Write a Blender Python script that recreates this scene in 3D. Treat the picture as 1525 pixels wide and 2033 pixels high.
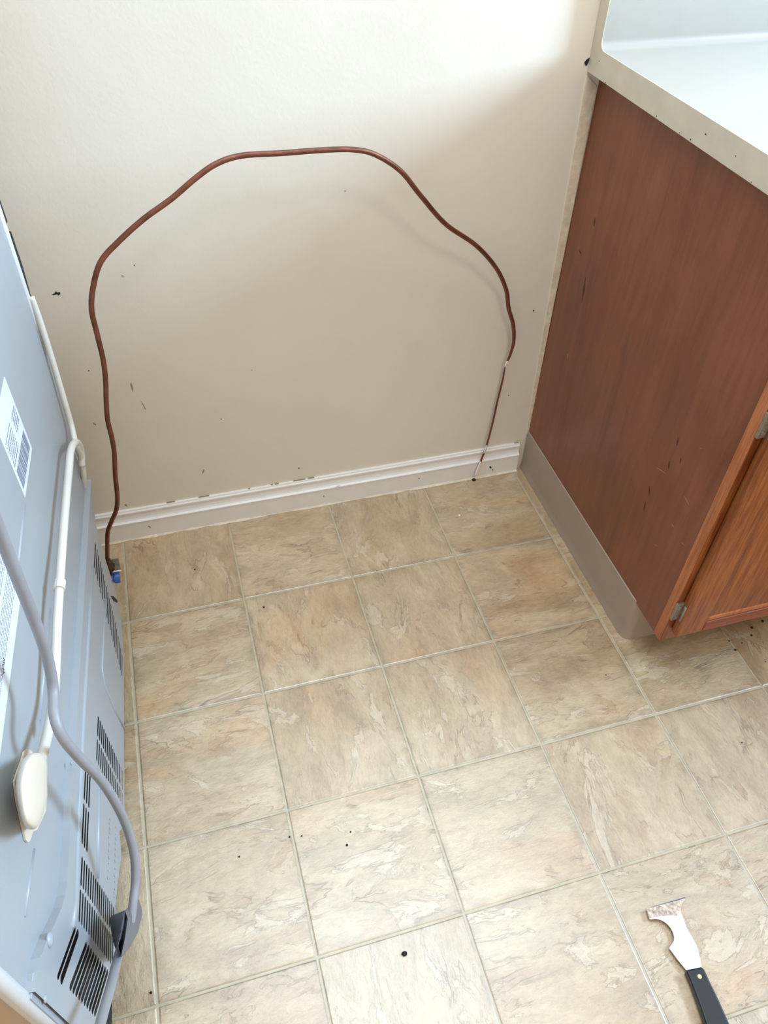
import bpy, bmesh, math, random
from mathutils import Vector, Matrix

for _o in list(bpy.data.objects):
    bpy.data.objects.remove(_o)
random.seed(7)
T = 0.2286                      # one 9-inch vinyl tile, metres
S = bpy.context.scene
COL = S.collection

# ------------------------------------------------------------------ camera
FPX = 1575.33
CX, CY = 762.5, 1016.5
RIGHT = Vector((0.9615, -0.2735, 0.0262)).normalized()
FWD = Vector((0.2096, 0.6685, -0.7136)).normalized()
RIGHT = (RIGHT - FWD * RIGHT.dot(FWD)).normalized()
UP = RIGHT.cross(FWD).normalized()
EYE = Vector((0.8548, -5.5404, 5.6341)) * T
cam_data = bpy.data.cameras.new('camera')
cam = bpy.data.objects.new('camera', cam_data)
COL.objects.link(cam)
cam_data.sensor_fit = 'HORIZONTAL'
cam_data.sensor_width = 36.0
cam_data.lens = FPX / 1525.0 * 36.0
cam_data.clip_start = 0.02
cam.matrix_world = Matrix(((RIGHT.x, UP.x, -FWD.x, EYE.x),
                           (RIGHT.y, UP.y, -FWD.y, EYE.y),
                           (RIGHT.z, UP.z, -FWD.z, EYE.z),
                           (0, 0, 0, 1)))
S.camera = cam

# ------------------------------------------------------------------ light
S.view_settings.view_transform = 'Standard'
S.view_settings.look = 'None'
S.view_settings.gamma = 1.0
S.view_settings.use_curve_mapping = False
S.view_settings.exposure = 0.17
world = bpy.data.worlds.new('room_ambient')
S.world = world
world.use_nodes = True
world.node_tree.nodes['Background'].inputs[0].default_value = (1.0, 0.90, 0.76, 1)
world.node_tree.nodes['Background'].inputs[1].default_value = 0.80


def area(name, loc, target, sx, sy, watts, col):
    d = bpy.data.lights.new(name, 'AREA')
    d.shape = 'RECTANGLE'
    d.size, d.size_y, d.energy, d.color = sx, sy, watts, col
    o = bpy.data.objects.new(name, d)
    COL.objects.link(o)
    o.location = Vector(loc) * T
    o.rotation_euler = (Vector(target) * T - o.location).to_track_quat('-Z', 'Y').to_euler()
    return o


area('window_daylight', (14.5, -4.9, 7.8), (1.5, -2.2, 2.4), 1.0, 1.1, 185, (0.50, 0.74, 1.0))
area('sheen_panel', (2.6, -1.9, 10.5), (2.6, -1.9, 0), 1.5, 0.75, 25, (0.68, 0.84, 1.0))  # unseen cool panel overhead, added to put a sheen on the floor
area('ceiling_lamp', (3.4, -7.0, 10.5), (3.0, -2.5, 0), 0.34, 0.34, 8, (1.0, 0.92, 0.80))


# ------------------------------------------------------------------ pixels to points
def ray(x, y):
    return (FWD + RIGHT * ((x - CX) / FPX) - UP * ((y - CY) / FPX))


def on_z(x, y, z=0.0):
    d = ray(x, y)
    return EYE + d * ((z - EYE.z) / d.z)


def on_y(x, y, Y):
    d = ray(x, y)
    return EYE + d * ((Y - EYE.y) / d.y)


def on_x(x, y, X):
    d = ray(x, y)
    return EYE + d * ((X - EYE.x) / d.x)


# ------------------------------------------------------------------ nodes
def mat(name):
    m = bpy.data.materials.new(name)
    m.use_nodes = True
    nt = m.node_tree
    return m, nt, nt.nodes['Principled BSDF']


def lin(r, g, b):
    f = lambda c: (c / 255 / 12.92) if c / 255 <= 0.04045 else ((c / 255 + 0.055) / 1.055) ** 2.4
    return (f(r), f(g), f(b), 1)


def N(nt, kind, **kw):
    n = nt.nodes.new(kind)
    for k, v in kw.items():
        if k.startswith('i_'):
            n.inputs[k[2:].replace('_', ' ')].default_value = v
        else:
            setattr(n, k, v)
    return n


def ramp(nt, src, stops, interp='LINEAR'):
    r = nt.nodes.new('ShaderNodeValToRGB')
    r.color_ramp.interpolation = interp
    e = r.color_ramp.elements
    while len(e) < len(stops):
        e.new(0.5)
    for q, (p, c) in zip(e, stops):
        q.position, q.color = p, c
    nt.links.new(src, r.inputs[0])
    return r.outputs[0]


def mix(nt, fac, a, b, mode='MIX'):
    m = nt.nodes.new('ShaderNodeMix')
    m.data_type, m.blend_type = 'RGBA', mode
    for sock, v in ((m.inputs[0], fac), (m.inputs[6], a), (m.inputs[7], b)):
        if hasattr(v, 'is_linked'):
            nt.links.new(v, sock)
        else:
            sock.default_value = v
    return m.outputs[2]


def math_(nt, op, a, b=None, clamp=False):
    m = nt.nodes.new('ShaderNodeMath')
    m.operation, m.use_clamp = op, clamp
    for sock, v in ((m.inputs[0], a), (m.inputs[1], b)):
        if v is None:
            continue
        if hasattr(v, 'is_linked'):
            nt.links.new(v, sock)
        else:
            sock.default_value = v
    return m.outputs[0]


def mapping(nt, vec, scale=(1, 1, 1), loc=(0, 0, 0), rot=(0, 0, 0)):
    m = nt.nodes.new('ShaderNodeMapping')
    m.inputs['Scale'].default_value = scale
    m.inputs['Rotation'].default_value = rot
    if hasattr(loc, 'is_linked'):
        nt.links.new(loc, m.inputs['Location'])
    else:
        m.inputs['Location'].default_value = loc
    nt.links.new(vec, m.inputs['Vector'])
    return m.outputs[0]


def noise(nt, vec, scale, detail=4, rough=0.55, dist=0.0, w=None):
    n = nt.nodes.new('ShaderNodeTexNoise')
    n.noise_dimensions = '4D' if w is not None else '3D'
    n.inputs['Scale'].default_value = scale
    n.inputs['Detail'].default_value = detail
    n.inputs['Roughness'].default_value = rough
    n.inputs['Distortion'].default_value = dist
    nt.links.new(vec, n.inputs['Vector'])
    if w is not None:
        nt.links.new(w, n.inputs['W'])
    return n.outputs[0]


def bump(nt, bsdf, h, strength, dist=0.002):
    b = nt.nodes.new('ShaderNodeBump')
    b.inputs['Strength'].default_value = strength
    b.inputs['Distance'].default_value = dist
    nt.links.new(h, b.inputs['Height'])
    nt.links.new(b.outputs[0], bsdf.inputs['Normal'])


def simple(name, col, rough=0.5, metal=0.0, vary=0.08, scale=60.0, bmp=0.0, stretch=(1, 1, 1)):
    m, nt, p = mat(name)
    tc = N(nt, 'ShaderNodeTexCoord')
    v = mapping(nt, tc.outputs['Object'], stretch)
    n = noise(nt, v, scale, 4)
    a = tuple(c * (1 - vary) for c in col[:3]) + (1,)
    b = tuple(min(1, c * (1 + vary)) for c in col[:3]) + (1,)
    nt.links.new(ramp(nt, n, [(0.3, a), (0.7, b)]), p.inputs['Base Color'])
    p.inputs['Roughness'].default_value = rough
    p.inputs['Metallic'].default_value = metal
    if bmp:
        bump(nt, p, n, bmp)
    return m


def m_tile():
    m, nt, p = mat('slate_print_vinyl')
    tc = N(nt, 'ShaderNodeTexCoord')
    oi = N(nt, 'ShaderNodeObjectInfo')
    rnd = oi.outputs['Random']
    w = math_(nt, 'MULTIPLY', rnd, 37.0)
    w2 = math_(nt, 'MULTIPLY_ADD', rnd, 91.0)
    r2 = math_(nt, 'FRACT', math_(nt, 'MULTIPLY', rnd, 17.31))
    r3 = math_(nt, 'FRACT', math_(nt, 'MULTIPLY', rnd, 53.77))
    obj = tc.outputs['Object']
    # layers pulled out along the slate's cleavage
    vs = mapping(nt, obj, (1.0, 0.42, 1.0), rot=(0, 0, 0.25))
    warp = N(nt, 'ShaderNodeTexNoise', noise_dimensions='4D')
    warp.inputs['Scale'].default_value = 9
    warp.inputs['Detail'].default_value = 5
    nt.links.new(vs, warp.inputs['Vector'])
    nt.links.new(w, warp.inputs['W'])
    wv = N(nt, 'ShaderNodeVectorMath', operation='MULTIPLY_ADD')
    nt.links.new(warp.outputs['Color'], wv.inputs[0])
    wv.inputs[1].default_value = (0.11, 0.11, 0.0)
    nt.links.new(vs, wv.inputs[2])
    v = wv.outputs[0]
    big = noise(nt, v, 7.5, 5, 0.6, 0.4, w)
    med = noise(nt, v, 22, 6, 0.62, 0.6, w2)
    fine = noise(nt, mapping(nt, obj, (1.0, 0.45, 1.0)), 140, 5, 0.7, 0.8, w)
    grain = noise(nt, obj, 650, 3, 0.6, 0.0, w)
    col = ramp(nt, big, [(0.30, lin(158, 139, 112)), (0.43, lin(178, 162, 137)), (0.51, lin(194, 182, 162)),
                         (0.59, lin(176, 165, 144)), (0.66, lin(200, 191, 174))])
    # broad iron-stain blush and grey-green areas, differing from tile to tile
    blush = ramp(nt, noise(nt, v, 6.0, 3, 0.5, 0.2, w2), [(0.55, (0, 0, 0, 1)), (0.72, (1, 1, 1, 1))])
    blush = math_(nt, 'MULTIPLY', blush, math_(nt, 'MULTIPLY_ADD', r2, 0.55))
    col = mix(nt, blush, col, lin(198, 160, 118))
    col = mix(nt, math_(nt, 'MULTIPLY', r3, 0.40), col, lin(170, 160, 136))
    col = mix(nt, 0.55, col, ramp(nt, med, [(0.33, lin(140, 118, 88)), (0.5, lin(196, 178, 146)), (0.68, lin(232, 222, 200))]), 'SOFT_LIGHT')
    # flakes: sharp-edged paler and darker layers where the slate has split
    fl_src = noise(nt, v, 17, 8, 0.66, 1.1, w)
    f1 = ramp(nt, fl_src, [(0.565, (0, 0, 0, 1)), (0.585, (1, 1, 1, 1))])
    f2 = ramp(nt, fl_src, [(0.405, (1, 1, 1, 1)), (0.425, (0, 0, 0, 1))])
    f2 = math_(nt, 'MULTIPLY', f2, ramp(nt, noise(nt, obj, 10, 2, 0.5, 0, w2), [(0.48, (0, 0, 0, 1)), (0.56, (1, 1, 1, 1))]))
    col = mix(nt, math_(nt, 'MULTIPLY', f1, 0.40), col, lin(214, 206, 190))
    col = mix(nt, math_(nt, 'MULTIPLY', f2, 0.50), col, lin(168, 134, 92))
    # cleft lines: thin contour bands of the warped noise, broken up by a second noise
    def contour(src, level, width, seed):
        d = math_(nt, 'ABSOLUTE', math_(nt, 'SUBTRACT', src, level))
        l = math_(nt, 'SUBTRACT', 1.0, math_(nt, 'DIVIDE', d, width), clamp=True)
        br = ramp(nt, noise(nt, obj, seed, 3, 0.5, 0.0, w2), [(0.50, (0, 0, 0, 1)), (0.62, (1, 1, 1, 1))])
        return math_(nt, 'MULTIPLY', l, br)
    c1 = contour(big, 0.47, 0.009, 14.0)
    c2 = contour(med, 0.56, 0.012, 17.0)
    c3 = contour(big, 0.60, 0.007, 11.0)
    cl = math_(nt, 'MAXIMUM', math_(nt, 'MAXIMUM', c1, c3), math_(nt, 'MULTIPLY', c2, 0.25))
    col = mix(nt, math_(nt, 'MULTIPLY', cl, 0.65), col, lin(118, 88, 56))
    col = mix(nt, 0.5, col, ramp(nt, fine, [(0.3, lin(120, 108, 90)), (0.5, lin(188, 188, 188)), (0.72, lin(240, 236, 226))]), 'SOFT_LIGHT')
    col = mix(nt, 0.3, col, ramp(nt, grain, [(0.3, lin(150, 145, 138)), (0.7, lin(220, 220, 218))]), 'SOFT_LIGHT')
    # patchy darker tone along the tile edges
    sep = N(nt, 'ShaderNodeSeparateXYZ')
    nt.links.new(obj, sep.inputs[0])
    ed = math_(nt, 'MAXIMUM', math_(nt, 'ABSOLUTE', sep.outputs[0]), math_(nt, 'ABSOLUTE', sep.outputs[1]))
    ed = ramp(nt, math_(nt, 'DIVIDE', ed, T * 0.5), [(0.86, (0, 0, 0, 1)), (0.99, (1, 1, 1, 1))])
    ed = math_(nt, 'MULTIPLY', ed, ramp(nt, noise(nt, obj, 30, 4, 0.6, 0, w), [(0.42, (0, 0, 0, 1)), (0.62, (0.75, 0.75, 0.75, 1))]))
    col = mix(nt, ed, col, lin(142, 124, 92))
    col = mix(nt, 1.0, col, (0.89, 0.81, 0.70, 1), 'MULTIPLY')
    nt.links.new(col, p.inputs['Base Color'])
    h = math_(nt, 'ADD', math_(nt, 'MULTIPLY', big, 1.1), math_(nt, 'MULTIPLY', med, 0.55))
    h = math_(nt, 'ADD', h, math_(nt, 'MULTIPLY', fine, 0.24))
    h = math_(nt, 'ADD', h, math_(nt, 'MULTIPLY', math_(nt, 'SUBTRACT', f1, f2), 0.13))
    h = math_(nt, 'SUBTRACT', h, math_(nt, 'MULTIPLY', cl, 0.12))
    bump(nt, p, h, 0.8, 0.006)
    p.inputs['Roughness'].default_value = 0.42
    p.inputs['Coat Weight'].default_value = 1.0
    p.inputs['Coat Roughness'].default_value = 0.36
    p.inputs['Coat IOR'].default_value = 1.95
    p.inputs['Specular IOR Level'].default_value = 0.85
    return m


def m_wood(name, c0, c1, c2, stretch, scale, rough=0.4, dark=0.5):
    m, nt, p = mat(name)
    tc = N(nt, 'ShaderNodeTexCoord')
    v = mapping(nt, tc.outputs['Object'], stretch)
    a = noise(nt, v, scale, 5, 0.6, 0.8)
    b = noise(nt, v, scale * 6, 4, 0.65, 0.3)
    col = ramp(nt, a, [(0.25, c0), (0.5, c1), (0.75, c2)])
    col = mix(nt, dark, col, ramp(nt, b, [(0.35, lin(120, 105, 95)), (0.6, lin(200, 200, 200))]), 'SOFT_LIGHT')
    cloud = noise(nt, tc.outputs['Object'], 5, 3)
    col = mix(nt, 0.35, col, ramp(nt, cloud, [(0.35, lin(140, 135, 135)), (0.65, lin(215, 212, 210))]), 'SOFT_LIGHT')
    nt.links.new(col, p.inputs['Base Color'])
    nt.links.new(ramp(nt, cloud, [(0.3, (rough - .06,) * 3 + (1,)), (0.7, (rough + .12,) * 3 + (1,))]), p.inputs['Roughness'])
    bump(nt, p, b, 0.12, 0.001)
    return m


def m_wall():
    m, nt, p = mat('cream_wall_paint')
    tc = N(nt, 'ShaderNodeTexCoord')
    v = tc.outputs['Object']
    n = noise(nt, v, 3.0, 4)
    col = ramp(nt, n, [(0.3, lin(214, 205, 190)), (0.7, lin(220, 212, 197))])
    # greasy dust at fridge height
    d = ramp(nt, noise(nt, v, 9, 5, 0.6), [(0.55, (0, 0, 0, 1)), (0.8, (0.25, 0.25, 0.25, 1))])
    col = mix(nt, d, col, lin(204, 192, 170))
    nt.links.new(col, p.inputs['Base Color'])
    p.inputs['Roughness'].default_value = 0.48
    h = math_(nt, 'ADD', noise(nt, v, 160, 3), math_(nt, 'MULTIPLY', noise(nt, v, 14, 3), 1.5))
    bump(nt, p, h, 0.10, 0.002)
    return m


M = {}
M['tile'] = m_tile()
M['grout'] = simple('vinyl_grout', lin(176, 165, 140), 0.5, vary=0.14, scale=40)
for k_, v_ in (('Coat Weight', .8), ('Coat Roughness', .36), ('Coat IOR', 1.7)):
    M['grout'].node_tree.nodes['Principled BSDF'].inputs[k_].default_value = v_
M['wall'] = m_wall()
M['trimwhite'] = simple('white_semigloss_trim', lin(226, 222, 216), 0.35, vary=0.03, scale=25, bmp=0.05)
M['caulk'] = simple('old_caulk', lin(214, 200, 176), 0.6, vary=0.15, scale=60, bmp=0.4)
M['veneer'] = m_wood('cabinet_side_veneer', lin(108, 60, 40), lin(124, 71, 48), lin(132, 78, 52), (1, 1.0, 0.10), 16, 0.34, 0.25)
M['oak'] = m_wood('stained_oak', lin(108, 56, 24), lin(142, 80, 36), lin(160, 95, 46), (1, 1, 0.06), 42, 0.38, 0.8)
M['oakedge'] = m_wood('stained_oak_edge', lin(150, 90, 52), lin(176, 108, 66), lin(194, 126, 82), (1, 1, 0.06), 40, 0.45, 0.6)
M['oakrail'] = m_wood('stained_oak_crossgrain', lin(110, 54, 26), lin(144, 76, 38), lin(164, 94, 50), (0.06, 1, 1), 42, 0.38, 0.8)
M['scratch'] = simple('pale_scratch', lin(150, 104, 82), 0.6)
M['cabdark'] = simple('cabinet_inside', lin(60, 38, 26), 0.7)
M['cove'] = simple('taupe_vinyl_base', lin(158, 140, 124), 0.42, vary=0.03, scale=20)
M['laminate'] = simple('white_laminate', lin(160, 156, 148), 0.3, vary=0.015, scale=30)
M['lamedge'] = simple('cream_laminate_edge', lin(196, 184, 164), 0.45, vary=0.07, scale=24, bmp=0.05)
M['hinge'] = simple('aged_hinge_metal', lin(150, 142, 130), 0.35, 0.6, vary=0.25, scale=120)
M['copper'] = simple('tarnished_copper', lin(108, 60, 40), 0.42, 0.35, vary=0.35, scale=45)
M['fridge'] = simple('pale_blue_grey_steel', lin(148, 153, 157), 0.34, 0.0, vary=0.03, scale=7)
M['fridgeshell'] = simple('almond_enamel', lin(176, 152, 128), 0.4, vary=0.03, scale=10)
M['fridgewhite'] = simple('white_enamel_edge', lin(226, 228, 228), 0.35, vary=0.02, scale=20)
M['cavity'] = simple('dark_cavity', lin(14, 14, 15), 0.8)
M['paper'] = simple('white_label_paper', lin(200, 203, 207), 0.55, vary=0.02, scale=80)
M['ink'] = simple('grey_label_ink', lin(120, 126, 140), 0.7)
M['inkdark'] = simple('dark_pen_ink', lin(70, 74, 86), 0.7)
M['tube'] = simple('white_plastic_tube', lin(200, 196, 186), 0.4, vary=0.05, scale=30)
M['creamplastic'] = simple('cream_plastic', lin(206, 194, 176), 0.42, vary=0.03, scale=25)
M['cord'] = simple('grey_power_cord', lin(136, 135, 138), 0.45, vary=0.05, scale=40)
M['plug'] = simple('dark_grey_plug', lin(96, 97, 104), 0.5, vary=0.08, scale=30)
M['black'] = simple('black_rubber', lin(8, 8, 9), 0.7)
M['galv'] = simple('galvanised_bracket', lin(150, 146, 126), 0.45, 0.5, vary=0.25, scale=150)
M['brass'] = simple('tarnished_brass', lin(74, 54, 40), 0.45, 0.4, vary=0.35, scale=150)
M['blue'] = simple('blue_plastic', lin(62, 104, 178), 0.4, vary=0.06, scale=60)
M['steel'] = simple('bright_steel', lin(226, 226, 232), 0.32, 0.35, vary=0.03, scale=60)
M['dirtysteel'] = simple('steel_with_old_paint', lin(186, 168, 152), 0.6, 0.1, vary=0.55, scale=210, bmp=0.5)
M['handle'] = simple('black_plastic_handle', lin(20, 23, 28), 0.38, vary=0.15, scale=60)
M['rivet'] = simple('brass_rivet', lin(206, 192, 164), 0.35, 0.4)
M['speck'] = simple('dark_speck', lin(22, 18, 14), 0.8)
M['crack'] = simple('dusty_crack', lin(140, 120, 92), 0.8)
M['scuff'] = simple('grey_scuff', lin(150, 140, 122), 0.8)
M['pale'] = simple('pale_crumb', lin(236, 230, 216), 0.7)


# ------------------------------------------------------------------ mesh helpers
def obj(name, bm, m, parent=None, smooth=False, bevel=0.0, seg=2):
    bmesh.ops.recalc_face_normals(bm, faces=bm.faces)
    me = bpy.data.meshes.new(name)
    bm.to_mesh(me)
    bm.free()
    me.materials.append(M[m])
    if smooth:
        for f in me.polygons:
            f.use_smooth = True
    o = bpy.data.objects.new(name, me)
    COL.objects.link(o)
    if parent:
        o.parent = parent
    if bevel:
        b = o.modifiers.new('bevel', 'BEVEL')
        b.width, b.segments, b.limit_method = bevel, seg, 'ANGLE'
        for f in me.polygons:
            f.use_smooth = True
        wn = o.modifiers.new('wn', 'WEIGHTED_NORMAL')
        wn.keep_sharp = True
    return o


def box(bm, x0, x1, y0, y1, z0, z1):
    vs = [bm.verts.new((x, y, z)) for x in (x0, x1) for y in (y0, y1) for z in (z0, z1)]
    for f in ((0, 1, 3, 2), (4, 6, 7, 5), (0, 4, 5, 1), (2, 3, 7, 6), (0, 2, 6, 4), (1, 5, 7, 3)):
        bm.faces.new([vs[i] for i in f])
    return vs


def boxo(name, ext, m, parent=None, bevel=0.0, scale=T, seg=2):
    bm = bmesh.new()
    box(bm, *[e * scale for e in ext])
    return obj(name, bm, m, parent, bevel=bevel, seg=seg)


def prism(bm, loop_a, loop_b):
    """solid between two loops of equal length"""
    a = [bm.verts.new(p) for p in loop_a]
    b = [bm.verts.new(p) for p in loop_b]
    n = len(a)
    bm.faces.new(a)
    bm.faces.new(b)
    for i in range(n):
        bm.faces.new((a[i], a[(i + 1) % n], b[(i + 1) % n], b[i]))


def catmull(pts, sub=8):
    out = []
    n = len(pts)
    for i in range(n - 1):
        p0, p1, p2, p3 = pts[max(i - 1, 0)], pts[i], pts[i + 1], pts[min(i + 2, n - 1)]
        for s in range(sub):
            t = s / sub
            out.append(0.5 * ((2 * p1) + (p2 - p0) * t + (2 * p0 - 5 * p1 + 4 * p2 - p3) * t * t
                              + (3 * p1 - p0 - 3 * p2 + p3) * t ** 3))
    out.append(pts[-1].copy())
    return out


def tube(bm, pts, rad, ns=12, flat=1.0, cap=True):
    """swept tube through pts; rad is a number or one radius per point"""
    n = len(pts)
    up = Vector((0.13, 0.31, 0.94))
    prev, rings = None, []
    for i, p in enumerate(pts):
        t = (pts[min(i + 1, n - 1)] - pts[max(i - 1, 0)]).normalized()
        if prev is None:
            s = t.cross(up).normalized()
        else:
            s = (prev - t * prev.dot(t)).normalized()
        prev = s
        q = t.cross(s)
        r = rad[i] if isinstance(rad, (list, tuple)) else rad
        rings.append([bm.verts.new(p + s * (r * math.cos(a)) + q * (r * flat * math.sin(a)))
                      for a in (2 * math.pi * k / ns for k in range(ns))])
    for a, b in zip(rings, rings[1:]):
        for k in range(ns):
            bm.faces.new((a[k], a[(k + 1) % ns], b[(k + 1) % ns], b[k]))
    if cap:
        bm.faces.new(rings[0])
        bm.faces.new(rings[-1])


def cyl(bm, p0, p1, r, ns=20, r1=None):
    p0, p1 = Vector(p0), Vector(p1)
    tube(bm, [p0, p1], [r, r if r1 is None else r1], ns)


def empty(name, loc, rz=0.0):
    o = bpy.data.objects.new(name, None)
    COL.objects.link(o)
    o.location = loc
    o.rotation_euler = (0, 0, rz)
    o.empty_display_size = 0.05
    return o


def tag(o, label, cat=None, group=None, kind=None):
    o['label'] = label
    if cat:
        o['category'] = cat
    if group:
        o['group'] = group
    if kind:
        o['kind'] = kind
    return o


def local(parent, p):
    return parent.matrix_basis.inverted() @ Vector(p)


WY = 0.035                     # wall face, in tiles

# ------------------------------------------------------------------ setting
floor = boxo('floor', (-7, 16, -11, WY + 0.4, -0.25, -0.0046), 'grout')
tag(floor, 'beige slate-patterned vinyl floor with pale grout lines', kind='structure')
floor['category'] = 'floor'

g = 0.0030 / T / 2             # half the grout gap, in tiles
tbm = bmesh.new()
box(tbm, -(.5 - g) * T, (.5 - g) * T, -(.5 - g) * T, (.5 - g) * T, -0.004, 0.0)
top = [e for e in tbm.edges if all(abs(v.co.z) < 1e-6 for v in e.verts)]
bmesh.ops.bevel(tbm, geom=top, offset=0.0022, segments=2, profile=0.6, affect='EDGES')
tile0 = obj('tile', tbm, 'tile', floor)
tile0.data.polygons.foreach_set('use_smooth', [False] * len(tile0.data.polygons))
first = True
rr = random.Random(41)
for j in range(0, 10):
    for i in range(-6, 10):
        o = tile0 if first else tile0.copy()
        if not first:
            COL.objects.link(o)
            o.parent = floor
        first = False
        o.location = ((i + .5) * T, (-j - .5) * T, 0)
        o.rotation_euler = (0, 0, rr.choice((0, 1, 2, 3)) * math.pi / 2)

wall = boxo('wall_back', (-7, 16, WY, WY + 0.4, -0.02, 10.67), 'wall')
tag(wall, 'cream painted wall with small scuffs and specks', kind='structure')
wall['category'] = 'wall'


def mark(name, pts_px, m, parent=wall, y=WY * T - 0.0006, th=0.0008):
    loop = [on_y(x, yy, y) for x, yy in pts_px]
    bm = bmesh.new()
    prism(bm, loop, [p + Vector((0, th, 0)) for p in loop])
    return obj(name, bm, m, parent)


def blob(x, y, w, h, n=7, a=0.0, seed=0):
    r = random.Random(seed + int(x * 7 + y * 3))
    out = []
    for k in range(n):
        t = 2 * math.pi * k / n
        q = r.uniform(.65, 1.1)
        dx, dy = w * q * math.cos(t), h * q * math.sin(t)
        out.append((x + dx * math.cos(a) - dy * math.sin(a), y + dx * math.sin(a) + dy * math.cos(a)))
    return out


mark('wall_chip', [(103, 585), (109, 582), (111, 578), (113, 581), (119, 580), (120, 583), (117, 587), (113, 584), (107, 586)], 'speck')
for (x, y, w, h, a, mm) in [(244, 548, 3, 1.2, .4, 'scuff'), (267, 527, 1.3, 1.3, 0, 'speck'), (686, 379, 2, 1.5, 0, 'scuff'),
                            (594, 930, 1.4, 2, 0, 'speck'), (1060, 617, 1.6, 1.8, 0, 'speck'), (1088, 617, 1.8, 2.2, 0, 'speck'),
                            (262, 768, 2, 10, -.3, 'scuff'), (285, 805, 1.3, 14, -.5, 'scuff'), (176, 736, 1.3, 1.3, 0, 'speck'),
                            (439, 832, 1.2, 1.2, 0, 'speck'), (250, 1003, 3, .9, .4, 'speck'), (500, 735, 1.2, 1, 0, 'scuff'),
                            (188, 842, 4, 2, .5, 'scuff'), (404, 936, 2, 5, .3, 'scuff'), (1010, 785, 1.2, 1.2, 0, 'speck')]:
    mark('scuff_mark' if mm == 'scuff' else 'speck_mark', blob(x, y, w, h, 7, a), mm)

# baseboard: profile extruded along x, top cove over a flat face
bh = 0.352 * T
by0 = WY * T
prof = [(0, 0.000), (0.0125, 0.000), (0.0125, bh * .58), (0.0138, bh * .60), (0.0138, bh * .635), (0.0120, bh * .65), (0.0098, bh * .67), (0.0080, bh * .72),
        (0.0068, bh * .80), (0.0066, bh * .87), (0.0078, bh * .885), (0.0082, bh * .91), (0.0078, bh * .94), (0.0060, bh * .96), (0.0050, bh), (0, bh)]
bm = bmesh.new()
xa, xb = -6.8 * T, 4.03 * T
prism(bm, [(xa, by0 - d, z) for d, z in prof], [(xb, by0 - d, z) for d, z in prof])
bb = obj('baseboard_back', bm, 'trimwhite')
tag(bb, 'white moulded baseboard with a cove along its top edge', kind='structure')
bb['category'] = 'baseboard'
bm = bmesh.new()
rr = random.Random(5)
pa, pb = [], []
n = 90
for side in range(n + 1):
    x = xa + (xb - xa) * side / n
    d = rr.uniform(0.0015, 0.0050) if rr.random() < .8 else 0.0006
    pa.append((x, d))
lo = [bm.verts.new((x, by0 - 0.012, 0.0001)) for x, d in pa]
hi = [bm.verts.new((x, by0 - 0.0124, 0.001 + d * .7)) for x, d in pa]
fr = [bm.verts.new((x, by0 - 0.0128 - d, 0.0003)) for x, d in pa]
for i in range(n):
    bm.faces.new((hi[i], hi[i + 1], fr[i + 1], fr[i]))
    bm.faces.new((lo[i], lo[i + 1], hi[i + 1], hi[i]))
    bm.faces.new((fr[i], fr[i + 1], lo[i + 1], lo[i]))
obj('caulk_bead', bm, 'caulk', bb)
# hairline gap where the paint has let go above the board
bm = bmesh.new()
x = -0.3 * T
while x < 4.0 * T:
    l = rr.uniform(.004, .03)
    if rr.random() < .28:
        box(bm, x, min(x + l, 4.03 * T), by0 - 0.0034, by0 - 0.0002, bh + 0.0001, bh + rr.uniform(.0003, .0006))
    x += l + rr.uniform(.0, .02)
obj('paint_crack', bm, 'crack', bb)
for (px, py, w, h, a) in [(297, 1046, 4, 1.5, .6), (673, 966, 6, 1.2, -.1), (643, 985, 1.2, 1.2, 0), (832, 950, 1.6, 1.2, 0),
                          (974, 928, 2.4, 2.4, 0), (978, 933, 1.6, 1, 0)]:
    mark('scuff_mark', blob(px, py, w, h, 7, a), 'speck' if w < 3 else 'scuff', bb, y=by0 - 0.0131, th=.0008)

# ------------------------------------------------------------------ base cabinet
CXS = 4.11                     # side panel face, tiles
FY = -2.535                    # back of face frame
FF = -2.62                    # front of face frame
DF = -2.71                    # front of door
CR = 9.0                       # right end
cab = empty('base_cabinet', (CXS * T, -1.3 * T, 0))
tag(cab, 'brown stained wooden base cabinet with taupe vinyl base along its side', 'cabinet')


def cpart(name, ext, m, bevel=0.0, parent=None):
    x0, x1, y0, y1, z0, z1 = ext
    c = (CXS, -1.3, 0)
    return boxo(name, (x0 - c[0], x1 - c[0], y0 - c[1], y1 - c[1], z0 - c[2], z1 - c[2]), m, parent or cab, bevel)


def cl(p):
    return Vector(p) - Vector((CXS * T, -1.3 * T, 0))


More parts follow.
